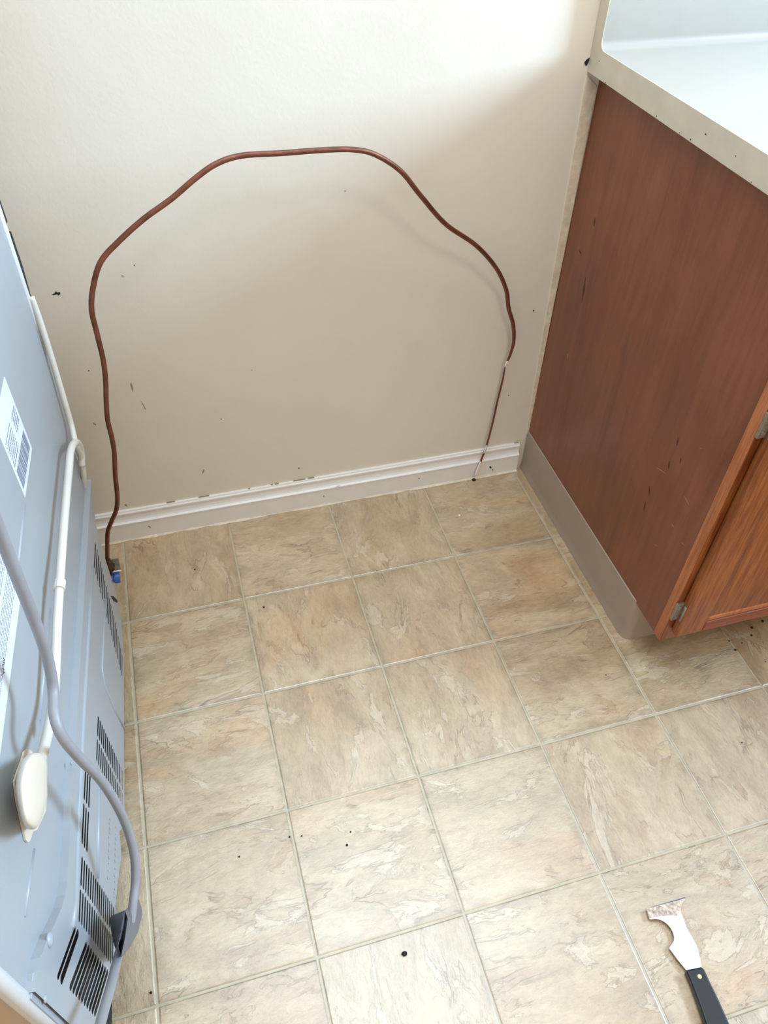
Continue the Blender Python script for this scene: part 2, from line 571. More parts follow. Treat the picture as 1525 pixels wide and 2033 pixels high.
# side panel with its toe-kick notch
bm = bmesh.new()
sp = [(WY - .005, 0.0), (-2.15, 0.0), (-2.15, 0.46), (FY, 0.46), (FY, 3.815), (WY - .005, 3.815)]
prism(bm, [cl((CXS * T, y * T, z * T)) for y, z in sp], [cl(((CXS + .07) * T, y * T, z * T)) for y, z in sp])
side = obj('side_panel', bm, 'veneer', cab, bevel=0.0006)
tag(side, 'reddish brown veneer side panel with scratches')
for (x, y, l, a, mm) in [(1345, 877, 9, 1.75, 'cabdark'), (1328, 923, 9, 1.65, 'cabdark'), (1289, 975, 11, 1.6, 'cabdark'), (1280, 1005, 10, 1.75, 'cabdark'),
                         (1312, 934, 11, .6, 'scratch'), (1363, 994, 11, 1.1, 'scratch'), (1335, 1043, 6, .9, 'scratch'), (1356, 1080, 6, .7, 'scratch'),
                         (1351, 914, 6, 1.7, 'cabdark'), (1159, 575, 26, 1.72, 'cabdark'), (1180, 440, 9, 1.7, 'cabdark'), (1152, 501, 5, 1.2, 'cabdark'),
                         (1127, 708, 6, 1.6, 'scratch'), (1303, 1083, 5, .4, 'scratch'), (1391, 890, 4, .3, 'scratch')]:
    dx, dy = math.cos(a) * l, math.sin(a) * l
    wx, wy = -math.sin(a) * 1.2, math.cos(a) * 1.2
    lp = [on_x(px, py, CXS * T - .0004) for px, py in ((x - dx, y - dy), (x + wx, y + wy), (x + dx, y + dy), (x - wx, y - wy))]
    bm = bmesh.new()
    prism(bm, [cl(p) for p in lp], [cl(p + Vector((.0006, 0, 0))) for p in lp])
    obj('scratch', bm, mm, side)

cpart('carcass_back', (CXS + .07, CR, WY - .06, WY - .005, .5, 3.82), 'cabdark')
cpart('carcass_floor', (CXS + .07, CR, FY, WY - .06, .50, .58), 'cabdark')
cpart('far_side_panel', (CR - .07, CR, FY, WY - .06, .58, 3.82), 'veneer')
cpart('toe_kick', (CXS + .07, CR, -2.262, -2.20, 0.0, .50), 'cabdark')
# face frame
cpart('stile', (CXS - .004, CXS + .22, FF, FY, .46, 3.815), 'oakedge', .0008)
cpart('stile', (6.0, 6.2, FF, FY, .46, 3.815), 'oak', .0008)
cpart('stile', (CR - .18, CR, FF, FY, .46, 3.815), 'oak', .0008)
for x0, x1 in ((CXS + .22, 6.0), (6.2, CR - .18)):
    cpart('rail', (x0, x1, FF, FY, .46, .66), 'oakrail')
    cpart('rail', (x0, x1, FF, FY, 3.66, 3.815), 'oakrail')
    cpart('rail', (x0, x1, FF, FY, 2.98, 3.10), 'oakrail')
# stile face veneer, darker than its sanded edge
cpart('stile_face', (CXS + .004, CXS + .22, FF - .006, FF, .466, 3.82), 'oak', .0005)


def door(x0, x1, z0, z1):
    d = cpart('door', (x0 + .06, x1 - .06, DF + .010, FF - .012, z0 + .06, z1 - .06), 'oak')
    tag(d, 'stained oak cabinet door with a recessed centre panel')
    sw, rw = .235, .115
    y0, y1 = DF, FF - .009
    cpart('door_stile', (x0, x0 + sw, y0, y1, z0, z1), 'oak', .004, d)
    cpart('door_stile', (x1 - sw, x1, y0, y1, z0, z1), 'oak', .004, d)
    cpart('door_rail', (x0 + sw, x1 - sw, y0, y1, z0, z0 + rw), 'oakrail', .003, d)
    cpart('door_rail', (x0 + sw, x1 - sw, y0, y1, z1 - rw, z1), 'oakrail', .003, d)
    # bead running round the recess
    b = .07
    cpart('bead', (x0 + sw, x1 - sw, y0 + .006, y1, z0 + rw + .012, z0 + rw + b), 'oakedge', .003, d)
    cpart('bead', (x0 + sw, x1 - sw, y0 + .014, y1, z1 - rw - b, z1 - rw), 'oakrail', .003, d)
    cpart('bead', (x1 - sw - b, x1 - sw, y0 + .014, y1, z0 + rw + b, z1 - rw - b), 'oak', .003, d)
    return d


d1 = door(4.155, 6.03, .60, 2.99)
d2 = door(6.17, CR - .1, .60, 2.99)
for x0, x1 in ((4.135, 6.03), (6.17, CR - .1)):
    cpart('drawer_front', (x0, x1, DF, FF - .009, 3.09, 3.70), 'oakrail', .004)


def hinge(zc, x):
    h = empty('hinge', (0, 0, 0))
    h.parent = cab
    c = Vector(((x - CXS) * T, (FF + 1.3) * T - .006, zc * T))
    h.location = c
    bm = bmesh.new()
    box(bm, -.012, .006, -.0012, .0045, -.022, .022)
    obj('leaf', bm, 'hinge', h, bevel=.0008)
    bm = bmesh.new()
    cyl(bm, (.005, -.006, -.020), (.005, -.006, .020), .0052, 14)
    for s in (-1, 1):
        cyl(bm, (.005, -.006, s * .020), (.005, -.006, s * .026), .0044, 14, .0018)
    obj('knuckle', bm, 'hinge', h, smooth=True)
    bm = bmesh.new()
    for s in (-1, 1):
        cyl(bm, (-.006, -.0012, s * .013), (-.006, -.0028, s * .013), .0034, 10)
    obj('screw', bm, 'hinge', h)
    tag(h, 'aged metal hinge')


hinge(.86, 4.150)
hinge(2.68, 4.150)

# vinyl cove base: along the side, round the corner and on along the toe kick
path = [(CXS - .001, WY - .02)] + [(CXS - .001, -2.195)]
r = .07
for k in range(1, 8):
    a = math.pi / 2 * k / 8
    path.append((CXS - .001 + r - r * math.cos(a), -2.195 - r * math.sin(a)))
path += [(CXS + .07, -2.265), (CR, -2.265)]
cprof = [(0.0, .490), (.010, .487), (.010, .12), (.012, .08), (.016, .045), (.023, .014), (.024, .001), (0, .001)]
bm = bmesh.new()
rings = []
for i, (x, y) in enumerate(path):
    ax, ay = path[max(i - 1, 0)]
    bx_, by_ = path[min(i + 1, len(path) - 1)]
    t = Vector((bx_ - ax, by_ - ay)).normalized()
    nrm = Vector((t.y, -t.x)) * 1.0
    if nrm.dot(Vector((-1, -1))) < 0:
        nrm = -nrm
    rings.append([bm.verts.new(cl(((x + nrm.x * d) * T, (y + nrm.y * d) * T, z * T))) for d, z in cprof])
m_ = len(cprof)
for a, b in zip(rings, rings[1:]):
    for k in range(m_):
        bm.faces.new((a[k], a[(k + 1) % m_], b[(k + 1) % m_], b[k]))
bm.faces.new(rings[0])
bm.faces.new(rings[-1])
cv = obj('cove_base', bm, 'cove', cab)
for f in cv.data.polygons:
    f.use_smooth = True
cv.modifiers.new('es', 'EDGE_SPLIT').split_angle = math.radians(40)
tag(cv, 'taupe vinyl cove base strip')

# tapering painted filler between wall and cabinet side
bm = bmesh.new()
ya, yb = (WY - .012) * T, (WY + .0) * T
lp = [on_y(1166, 150, ya), on_y(1185, 172, ya), on_y(1049, 862, ya), on_y(1046, 862, ya)]
prism(bm, [cl(p) for p in lp], [cl(p + Vector((0, yb - ya, 0))) for p in lp])
fl = obj('filler_strip', bm, 'caulk', cab)

# ------------------------------------------------------------------ countertop with backsplash
CT = 4.03
ct = empty('countertop', (CT * T, -1.3 * T, 3.83 * T))
tag(ct, 'white laminate countertop with low backsplash on the brown cabinet', 'countertop')


def tpart(name, ext, m, bevel=0.0):
    x0, x1, y0, y1, z0, z1 = ext
    return boxo(name, (x0 - CT, x1 - CT, y0 + 1.3, y1 + 1.3, z0 - 3.83, z1 - 3.83), m, ct, bevel)


bm = bmesh.new()
pr = [(WY - .004, 3.83), (-2.86, 3.83), (-2.90, 3.86), (-2.90, 3.97), (-2.86, 4.005)]
pr += [(-.14, 4.0)]
for k in range(1, 7):
    a = math.pi / 2 * k / 7
    pr.append((-.14 + .06 * math.sin(a), 4.06 - .06 * math.cos(a)))
pr += [(-.08, 4.06), (-.08, 4.40), (-.06, 4.44), (WY - .004, 4.44)]
pts = [(y * T + 1.3 * T, (z - 3.83) * T) for y, z in pr]
flare = lambda y: (-.028 + .022 * (1.3 - y / T)) * T      # the end runs slightly out of square
prism(bm, [(flare(y) + 0.0015, y, z) for y, z in pts], [((9.0 - CT) * T, y, z) for y, z in pts])
o = obj('laminate_top', bm, 'laminate', ct)
for f in o.data.polygons:
    f.use_smooth = True
o.modifiers.new('es', 'EDGE_SPLIT').split_angle = math.radians(40)
bm = bmesh.new()
prism(bm, [(flare(y), y, z) for y, z in pts], [(flare(y) + 0.0015, y, z) for y, z in pts])
o = obj('end_cap', bm, 'lamedge', ct)
tag(o, 'cream laminate end cap, slightly chipped')
rr = random.Random(12)
for k in range(9):
    yy = rr.uniform(-2.2, -.05)
    zz = 3.833 + abs(rr.gauss(0, .008)) if k < 6 else rr.uniform(3.86, 3.97)
    s = rr.uniform(.0006, .0013)
    c = Vector((flare((yy + 1.3) * T) - .0003, (yy + 1.3) * T, (zz - 3.83) * T))
    bm = bmesh.new()
    lp = [c + Vector((0, s * 1.6 * math.cos(t + k) * rr.uniform(.6, 1.2), s * math.sin(t + k))) for t in (0, 1.2, 2.5, 3.8, 5.1)]
    prism(bm, lp, [p + Vector((.0006, 0, 0)) for p in lp])
    obj('chip', bm, 'cabdark', o)
bm = bmesh.new()
lp = [(1161, 124), (1166, 118), (1171, 115), (1169, 123), (1165, 131), (1162, 129)]
lp = [on_y(x, y, (WY - .006) * T) for x, y in lp]
lp = [p - Vector((CT * T, -1.3 * T, 3.83 * T)) for p in lp]
prism(bm, lp, [p + Vector((0, .0012, 0)) for p in lp])
obj('joint_gap', bm, 'speck', ct)

# ------------------------------------------------------------------ unseen cabinet and counter run, added to shade the floor on the right
rt = empty('shading_cabinet', (10.3 * T, -4.0 * T, 0))
tag(rt, 'unseen brown cabinet run added to shade the floor from the window', 'cabinet')


def rpart(name, ext, m, bevel=0.0):
    x0, x1, y0, y1, z0, z1 = ext
    return boxo(name, (x0 - 10.3, x1 - 10.3, y0 + 4, y1 + 4, z0, z1), m, rt, bevel)


rpart('carcass', (9.12, 11.7, -8.5, WY - .01, .5, 3.81), 'veneer')
rpart('toe_kick', (9.5, 11.7, -8.5, WY - .01, .0, .5), 'cabdark')
for k in range(3):
    rpart('door', (9.02, 9.115, -4.78 - 1.85 * k + .06, -2.95 - 1.85 * k - .06, .62, 3.72), 'oak', .004)
rc = boxo('shading_slab', (9.02, 11.7, -8.6, WY - .01, 3.83, 4.0), 'laminate', None, .003)  # top of the added run, holds low window light off the floor
rc.name = 'shading_countertop'
tag(rc, 'unseen white laminate countertop on the added shading cabinet run', 'countertop')

# ------------------------------------------------------------------ refrigerator, its back turned to the room
K = 0.065
FB = (-.04 + 1.42 * K) * T
FL = math.hypot(1, K)
TD = Vector((K, 1, 0)) / FL      # along the back, towards the wall
ND = Vector((1, -K, 0)) / FL     # out of the back
U0 = 0.58
fr_o = Vector((FB, 0, 0)) - TD * U0
fridge = empty('refrigerator', fr_o, math.atan2(-K, 1))
tag(fridge, 'refrigerator turned with its pale blue-grey metal back and vented cover to the room', 'refrigerator')


def FP(u, z, n=0.0):
    """local point on the back: u = distance from the wall line, z height, n out of the panel"""
    return Vector((n, U0 - u, z))


def LF(x, y, n=0.0):
    d = ray(x, y)
    c = (Vector((FB, 0, 0)) + ND * n).dot(ND)
    p = EYE + d * ((c - EYE.dot(ND)) / d.dot(ND))
    q = p - fr_o
    return Vector((q.dot(ND), q.dot(TD), q.z))


UA, UB, FH = .168, 1.000, 1.68
CN = .009                        # how far the rear cover stands off the back


def fbox(name, n0, n1, u0, u1, z0, z1, m, bevel=0.0, parent=None, seg=2):
    return boxo(name, (n0, n1, U0 - u1, U0 - u0, z0, z1), m, parent or fridge, bevel, scale=1.0, seg=seg)


fbox('body', -.68, -.0035, UA + .004, UB, .346, FH, 'fridgeshell', .006)
fbox('lower_body', -.68, -.075, .34, UB, .10, .346, 'fridgeshell')
fbox('lower_side', -.075, -.004, .998, UB, .10, .346, 'fridgeshell')
fbox('front_door', -.745, -.69, UA, UB, .12, FH - .005, 'fridgeshell', .01)
fbox('back_panel', -.0035, 0, UA + .004, UB - .006, .345, FH - .02, 'fridge', .0008)
fbox('corner_post', -.07, CN - .003, .974, .9975, .06, .432, 'fridge', .001)
# white rolled edges
bm = bmesh.new()
tube(bm, [FP(UB - .004, .13, -.004), FP(UB - .004, FH - .01, -.004)], .0085, 14)
obj('rolled_edge', bm, 'fridgewhite', fridge, smooth=True)
bm = bmesh.new()
tube(bm, [FP(UA + .004, .36, -.003), FP(UA + .004, FH - .01, -.003)], .0062, 12)
obj('rolled_edge', bm, 'fridgewhite', fridge, smooth=True)
# black strip showing past the wall-side edge, in two pieces
bm = bmesh.new()
for lp in ([(-6, 380), (0, 396), (15, 440), (13, 447), (-6, 405)], [(18, 461), (22, 459), (46, 531), (71, 622), (60, 590), (40, 530)]):
    a = [LF(x, y, -.006) for x, y in lp]
    prism(bm, a, [p + Vector((-.004, 0, 0)) for p in a])
obj('edge_strip', bm, 'black', fridge)

# machine compartment behind the vented cover
bm = bmesh.new()
lp = [(.235, .335), (.87, .335), (.93, .392), (.972, .40), (.972, .06), (.335, .02), (.275, .15)]
prism(bm, [FP(u, z, -.002) for u, z in lp], [FP(u, z, -.07) for u, z in lp])
obj('compartment', bm, 'cavity', fridge)
for u in (.40, .93):
    for n in (-.09, -.62):
        bm = bmesh.new()
        cyl(bm, FP(u, .0135, n) + Vector((-.016, 0, 0)), FP(u, .0135, n) + Vector((.016, 0, 0)), .0135, 18)
        obj('roller', bm, 'cavity', fridge, smooth=False)
fbox('base_frame', -.66, -.08, .36, UB - .03, .0275, .10, 'cavity')


def slot(u0, z0, u1, z1, w):
    """stadium outline from end to end"""
    a, b = Vector((U0 - u0, z0)), Vector((U0 - u1, z1))
    t = (b - a).normalized()
    s = Vector((-t.y, t.x)) * (w / 2)
    e = t * (w / 2)
    return [a + s * .5 - e * .4, a - s * .5 - e * .4, a - s + e * .4, b - s - e * .4, b - s * .5 + e * .4, b + s * .5 + e * .4, b + s - e * .4, a + s + e * .4]


outer_px = [(246, 1300), (246, 1480), (248, 1638), (237, 1650), (241, 1700), (234, 1750), (229, 1800), (240, 1850), (236, 1890), (212, 1985), (196, 2033), (184, 2075)]
outer = [(U0 - u, z) for u, z in ((.186, .348), (.86, .348), (.876, .352), (.892, .362), (.912, .380), (.930, .398), (.945, .412), (.960, .424), (.974, .430), (.992, .433), (.992, .15), (.978, .12))]
low = [(LF(x, y, CN).y, LF(x, y, CN).z) for x, y in reversed(outer_px)]
right = [(LF(x, y, CN).y, LF(x, y, CN).z) for x, y in ((241, 1232), (229, 1172), (206, 1100), (190, 1040))]
loops = [outer + low + right]


def inside(pt, poly):
    x, y = pt
    c = False
    for (x0, y0), (x1, y1) in zip(poly, poly[1:] + poly[:1]):
        if (y0 > y) != (y1 > y) and x < (x1 - x0) * (y - y0) / (y1 - y0) + x0:
            c = not c
    return c


def add_slot(*a):
    s = [(p.x, p.y) for p in slot(*a)]
    cx, cy = sum(p[0] for p in s) / len(s), sum(p[1] for p in s) / len(s)
    if all(inside((cx + (x - cx) * 1.15, cy + (y - cy) * 1.6), loops[0]) for x, y in s):
        loops.append(s)


for k in range(21):                                   # wall-side grille, two columns that follow the slanted edge
    z = .300 - .0120 * k
    sh = .30 * (.300 - z)
    add_slot(.226 + sh, z, .280 + sh, z, .0062)
    add_slot(.291 + sh, z, .345 + sh, z, .0062)
for k in range(16):                                   # middle grille
    z = .236 - .0122 * k
    add_slot(.583, z, .613, z, .0070)
    add_slot(.621, z, .652, z, .0070)
for k in range(3):                                    # long slots under the rib
    z = .292 - .0120 * k
    add_slot(.681, z, .735, z, .0066)
    add_slot(.743, z, .793, z, .0066)
for k in range(19):                                   # near grille
    z = .288 - .0118 * k
    add_slot(.810, z, .842, z, .0068)
    add_slot(.849, z, .883, z, .0068)
for k in range(2):                                    # slanted slots by the near edge
    z = .303 - .0130 * k
    add_slot(.896, z, .962, z + .058, .0060 + .003 * k)
for k in range(15):
    z = .250 - .0125 * k
    add_slot(.897, z, .960, z + .062, .0070)
cu = bpy.data.curves.new('cover_outline', 'CURVE')
cu.dimensions, cu.fill_mode, cu.extrude = '2D', 'BOTH', .00008
for lp in loops:
    s = cu.splines.new('POLY')
    s.points.add(len(lp) - 1)
    for q, (a, b) in zip(s.points, lp):
        q.co = (a, b, 0, 1)
    s.use_cyclic_u = True
tmp = bpy.data.objects.new('cover_outline', cu)
COL.objects.link(tmp)
dg = bpy.context.evaluated_depsgraph_get()
me = bpy.data.meshes.new_from_object(tmp.evaluated_get(dg))
bpy.data.objects.remove(tmp)
for v in me.vertices:                                  # curve plane (y, z) stood upright on the back
    v.co = (CN - .0001 + v.co.z, v.co.x, v.co.y)
me.materials.clear()
me.materials.append(M['fridge'])
cover = bpy.data.objects.new('rear_cover', me)
COL.objects.link(cover)
cover.parent = fridge
tag(cover, 'pressed metal rear cover with rows of black vent slots')
# folded lip that closes the cover onto the back panel
bm = bmesh.new()
lip = outer[:10]
for (a0, b0), (a1, b1) in zip(lip, lip[1:]):
    q = [bm.verts.new(p) for p in ((0, a0, b0 + .001), (CN, a0, b0), (CN, a1, b1), (0, a1, b1 + .001))]
    bm.faces.new(q)
    q = [bm.verts.new(p) for p in ((0, a0, b0 - .0005), (CN, a0, b0 - .0012), (CN, a1, b1 - .0012), (0, a1, b1 - .0005))]
    bm.faces.new(q)
bmesh.ops.remove_doubles(bm, verts=bm.verts, dist=1e-5)
obj('cover_lip', bm, 'fridge', cover)


def rib(pts, r=.0042, flat=.5, parent=cover, n=CN, m='fridge'):
    bm = bmesh.new()
    tube(bm, [FP(u, z, n - .0012) for u, z in pts], r, 10)
    return obj('pressed_rib', bm, m, parent, smooth=True)


rib([(.355, .313), (.50, .315), (.62, .317), (.80, .312), (.87, .306), (.900, .318)])
rib([(.35, .222), (.49, .226), (.508, .210), (.510, .15), (.502, .062)], .0034)
rib([(.665, .220), (.805, .208)], .0036)
rib([(.50, .597), (.60, .590)], .0022, n=.0006, parent=fridge)
rib([(.56, .468), (.72, .466)], .0022, n=.0006, parent=fridge)
rib([(.86, .445), (.93, .455)], .0022, n=.0006, parent=fridge)
# bump stop and screw bosses on the cover
for (px, py, r) in [(98, 1866, .008), (90, 1983, .004), (142, 1515, .003)]:
    c = LF(px, py, CN)
    bm = bmesh.new()
    bmesh.ops.create_uvsphere(bm, u_segments=14, v_segments=8, radius=r)
    for v in bm.verts:
        v.co = c + Vector((v.co.x * .45, v.co.y, v.co.z))
    obj('boss', bm, 'fridge', cover, smooth=True)
# stamped, unreadable lettering
bm = bmesh.new()
rr = random.Random(3)
for u0, u1, z0 in ((.70, .79, .150), (.695, .80, .108)):
    u = u0
    while u < u1:
        c = FP(u, z0 + rr.uniform(-.002, .002), CN)
        s = rr.uniform(.0010, .0026)
        lp = [c + Vector((0, -s * math.cos(t), s * 1.5 * math.sin(t))) for t in (0.3, 1.4, 2.6, 4.0, 5.2)]
        prism(bm, lp, [p + Vector((.0008, 0, 0)) for p in lp])
        u += rr.uniform(.005, .011)
obj('stamped_marks', bm, 'fridge', cover)['kind'] = 'stuff'
# torn black notch and bracket near the wall-side foot
bm = bmesh.new()
lp = [LF(x, y, CN + .001) for x, y in ((221, 1183), (226, 1184), (234, 1193), (233, 1196), (227, 1193))]
prism(bm, lp, [p + Vector((-.003, 0, 0)) for p in lp])
obj('cover_notch', bm, 'cavity', cover)

# labels
def flabel(name, u0, u1, z0, z1, n=.0006):
    return fbox(name, 0, n, u0, u1, z0, z1, 'paper')


st = flabel('barcode_label', .397, .490, .599, .712)
tag(st, 'white barcode label with rows of grey print')
bm = bmesh.new()
rr = random.Random(8)
u = .404
while u < .482:
    w = rr.choice((.0008, .0008, .0014, .0022))
    box(bm, .0006, .0008, U0 - u - w, U0 - u, .607, .636)
    u += w + rr.choice((.0006, .0008, .0012, .002))
obj('barcode', bm, 'ink', st)


def print_rows(bm, u0, u1, z0, z1, dz, h, rr, n=.0006):
    z = z1
    while z > z0:
        u = u0
        while u < u1:
            l = rr.uniform(.0015, .006)
            box(bm, n, n + .0002, U0 - min(u + l, u1), U0 - u, z - h, z)
            u += l + rr.uniform(.0008, .002)
        z -= dz


bm = bmesh.new()
print_rows(bm, .443, .483, .641, .672, .0055, .0022, rr)
print_rows(bm, .404, .430, .650, .675, .0050, .0024, rr)
box(bm, .0006, .0008, U0 - .482, U0 - .442, .6765, .678)
obj('printed_lines', bm, 'ink', st)
ws = flabel('wiring_sheet', .600, .905, .572, .790)
tag(ws, 'white wiring sheet covered in fine grey print')
bm = bmesh.new()
rr = random.Random(9)
for q in range(5):
    print_rows(bm, .608 + .0 * q, .79, .592 + q * .036, .592 + q * .036 + .027, .0042, .0012, rr)
obj('printed_lines', bm, 'ink', ws)
bm = bmesh.new()
for lp in ([(6, 1306), (9, 1310), (5, 1314), (9, 1317), (4, 1321)], [(4, 1326), (8, 1329), (5, 1333), (9, 1335), (4, 1339), (1, 1343)]):
    tube(bm, catmull([LF(x, y, .0007) for x, y in lp], 4), .0004, 6)
obj('pen_scribble', bm, 'inkdark', ws)

# white tube from the wall-side edge, looped over and run down to the cream box
pth = [(62, 590, .004), (80, 640, .006), (104, 716, .008), (126, 790, .009), (142, 846, .010), (150, 880, .014), (160, 905, .010), (166, 940, .006), (167, 975, -.004)]
bm = bmesh.new()
tube(bm, catmull([LF(x, y, n) for x, y, n in pth], 6), .0046, 12)
obj('drain_tube', bm, 'tube', fridge, smooth=True)
pth = [(163, 925, .008), (160, 893, .012), (151, 878, .016), (141, 893, .018), (136, 940, .018), (130, 1005, .018), (124, 1080, .018), (118, 1165, .020),
       (113, 1250, .020), (110, 1330, .020), (106, 1390, .020), (98, 1440, .022), (86, 1492, .024), (78, 1515, .022)]
bm = bmesh.new()
tube(bm, catmull([LF(x, y, n) for x, y, n in pth], 6), .0056, 12)
wt = obj('wire_sleeve', bm, 'tube', fridge, smooth=True)
for (x, y, n, dx, dy) in [(118, 1163, .020, -1.2, 8), (103, 1433, .022, -2, 9)]:
    bm = bmesh.new()
    tube(bm, [LF(x - dx, y - dy, n), LF(x + dx, y + dy, n)], .0073, 14)
    obj('cable_clip', bm, 'tube', wt, smooth=False)

# cream moulded box with its flat tabs
bm = bmesh.new()
tabs = [(45, 1492), (52, 1487), (60, 1492), (66, 1505), (88, 1512), (90, 1560), (88, 1610), (70, 1648), (62, 1652), (56, 1670), (52, 1673), (47, 1668), (41, 1640), (30, 1590), (25, 1552), (32, 1530), (40, 1510)]
a = [LF(x, y, .0004) for x, y in tabs]
prism(bm, a, [p + Vector((.002, 0, 0)) for p in a])
jb = obj('wire_cover', bm, 'creamplastic', fridge)
tag(jb, 'cream moulded plastic wire cover')
base = [(42, 1502), (60, 1494), (82, 1496), (92, 1516), (92, 1560), (93, 1594), (76, 1640), (58, 1650), (44, 1646), (33, 1604), (23, 1560), (33, 1522)]
topl = [(54, 1502), (68, 1492), (90, 1496), (97, 1516), (92, 1545), (98, 1582), (80, 1640), (70, 1650), (46, 1640), (41, 1602), (36, 1558), (46, 1521)]
bm = bmesh.new()
l0 = [bm.verts.new(LF(x, y, .002)) for x, y in base]
l1 = [bm.verts.new(LF(x, y, .020)) for x, y in [((a + c) / 2, (b + d) / 2) for (a, b), (c, d) in zip(base, topl)]]
cxp = sum(x for x, y in topl) / 12
cyp = sum(y for x, y in topl) / 12
l2 = [bm.verts.new(LF(x, y, .032)) for x, y in topl]
l3 = [bm.verts.new(LF(cxp + (x - cxp) * .72, cyp + (y - cyp) * .8, .037)) for x, y in topl]
for A_, B_ in ((l0, l1), (l1, l2), (l2, l3)):
    for k in range(12):
        bm.faces.new((A_[k], A_[(k + 1) % 12], B_[(k + 1) % 12], B_[k]))
bm.faces.new(l3)
bm.faces.new(l0)
jc = obj('wire_cover_shell', bm, 'creamplastic', jb, smooth=True)
sb = jc.modifiers.new('sub', 'SUBSURF')
sb.levels = sb.render_levels = 2

# water valve hanging past the wall-side edge
VY = -.70
valve = empty('water_valve', (0, 0, 0))
valve.parent = fridge


def vl(px, py, dy=0.0):
    p = on_y(px, py, VY * T + dy) - fr_o
    return Vector((p.dot(ND), p.dot(TD), p.z))


tag(valve, 'water inlet valve with blue solenoid')
bm = bmesh.new()
a = [vl(x, y) for x, y in ((196, 1112), (224, 1110), (235, 1108), (240, 1132), (204, 1137))]
prism(bm, a, [p + Vector((0, .003, 0)) for p in a])
obj('bracket', bm, 'galv', valve, bevel=.0006)
bm = bmesh.new()
p0, p1 = vl(240.5, 1132.5, -.002), vl(200, 1138, -.002)
cyl(bm, p0, p1, .0016, 8)
obj('bracket_flange', bm, 'fridgewhite', valve)
bm = bmesh.new()
c0 = vl(217, 1121)
cyl(bm, c0 + Vector((0, .004, 0)), c0 + Vector((0, -.013, 0)), .0105, 6)
cyl(bm, c0 + Vector((.001, -.010, 0)), c0 + Vector((.001, -.004, .020)), .0070, 14, .0050)
cyl(bm, c0 + Vector((-.016, .004, .006)), c0 + Vector((.002, .002, .006)), .0072, 12)
obj('compression_fitting', bm, 'brass', valve)
bm = bmesh.new()
b0, b1, b2 = vl(198, 1150), vl(226, 1146.5), vl(238, 1145)
cyl(bm, b0, b1, .0105, 20)
cyl(bm, b1 + (b2 - b1) * .06, b2, .0122, 20)
obj('solenoid', bm, 'blue', valve, bevel=.0008)
bm = bmesh.new()
a = [vl(x, y, -.004) for x, y in ((204, 1136), (222, 1134), (223, 1141), (206, 1144))]
prism(bm, a, [p + Vector((0, .006, 0)) for p in a])
obj('solenoid_yoke', bm, 'cavity', valve)

# grey power cord and its flared plug
pth = [(-30, 985, .070), (0, 1058, .066), (28, 1130, .062), (60, 1210, .056), (88, 1285, .050), (101, 1335, .046), (106, 1375, .044), (109, 1425, .046), (126, 1466, .050),
       (160, 1507, .054), (200, 1548, .058), (232, 1598, .062), (254, 1648, .064), (267, 1700, .064), (269, 1750, .060), (264, 1795, .055), (259, 1832, .050)]
bm = bmesh.new()
tube(bm, catmull([LF(x, y, n) for x, y, n in pth], 8), .0056, 14)
cord = obj('power_cord', bm, 'cord', fridge, smooth=True)
tag(cord, 'grey rubber power cord')
bm = bmesh.new()
pth = [(243, 1872, .040), (233, 1905, .042), (222, 1950, .045), (208, 2000, .048), (196, 2045, .050), (182, 2100, .055)]
tube(bm, catmull([LF(x, y, n) for x, y, n in pth], 8), .0056, 14)
obj('cord_tail', bm, 'cord', cord, smooth=True)
ridge = [(254, 1824), (251, 1845), (247, 1866), (243, 1885), (240, 1900)]
lft = [(228, 1834), (222.5, 1842), (226, 1862), (230, 1886), (238, 1900)]
rgt = [(281, 1801), (283, 1818), (275, 1850), (260, 1879), (242, 1901)]
bm = bmesh.new()
Lr = [LF(x, y, .056) for x, y in ridge]
Ll = [LF(x, y, .020) for x, y in lft]
Lg = [LF(x, y, .046) for x, y in rgt]
rows = [Ll, Lr, Lg]
off = Vector((-.004, .012, 0))
V0 = [[bm.verts.new(p) for p in r_] for r_ in rows]
V1 = [[bm.verts.new(p + off) for p in r_] for r_ in rows]
for a in range(2):
    for k in range(4):
        bm.faces.new((V0[a][k], V0[a][k + 1], V0[a + 1][k + 1], V0[a + 1][k]))
        bm.faces.new((V1[a][k], V1[a + 1][k], V1[a + 1][k + 1], V1[a][k + 1]))
    for k in (0, 4):
        bm.faces.new((V0[a][k], V0[a + 1][k], V1[a + 1][k], V1[a][k]))
for a in (0, 2):
    for k in range(4):
        bm.faces.new((V0[a][k], V0[a][k + 1], V1[a][k + 1], V1[a][k]))
pl = obj('plug', bm, 'plug', cord, bevel=.002)
tag(pl, 'dark grey flared plug')

# ------------------------------------------------------------------ copper water line
cp = [(218, 1116, -.715), (213, 1085, -.72), (214, 1056, -.73), (222, 1034, -.74), (231, 1012, -.74), (233, 985, -.74), (229, 945, -.745), (227, 900, -.75), (222, 868, -.75), (214, 835, -.75),
      (211, 800, -.75), (210, 760, -.75), (205, 715, -.75), (192, 660, -.74), (182, 615, -.73), (185, 570, -.71), (200, 520, -.69), (235, 480, -.66), (285, 435, -.63),
      (340, 395, -.60), (388, 354, -.57), (430, 325, -.54), (480, 309, -.51), (560, 304, -.47), (640, 298, -.43), (700, 297, -.39), (745, 307, -.36), (795, 339, -.33),
      (835, 388, -.29), (885, 445, -.24), (945, 487, -.18), (985, 532, -.13), (1005, 575, -.09), (1010, 612, -.07), (1019, 645, -.055), (1020, 678, -.045), (1012, 707, -.035), (1003, 728, -.022),
      (998, 755, -.018), (988, 795, -.018), (978, 840, -.018), (966, 885, -.035), (955, 915, -.042), (943, 945, -.052)]
_s = c0 + Vector((.001, -.0035, .0215))
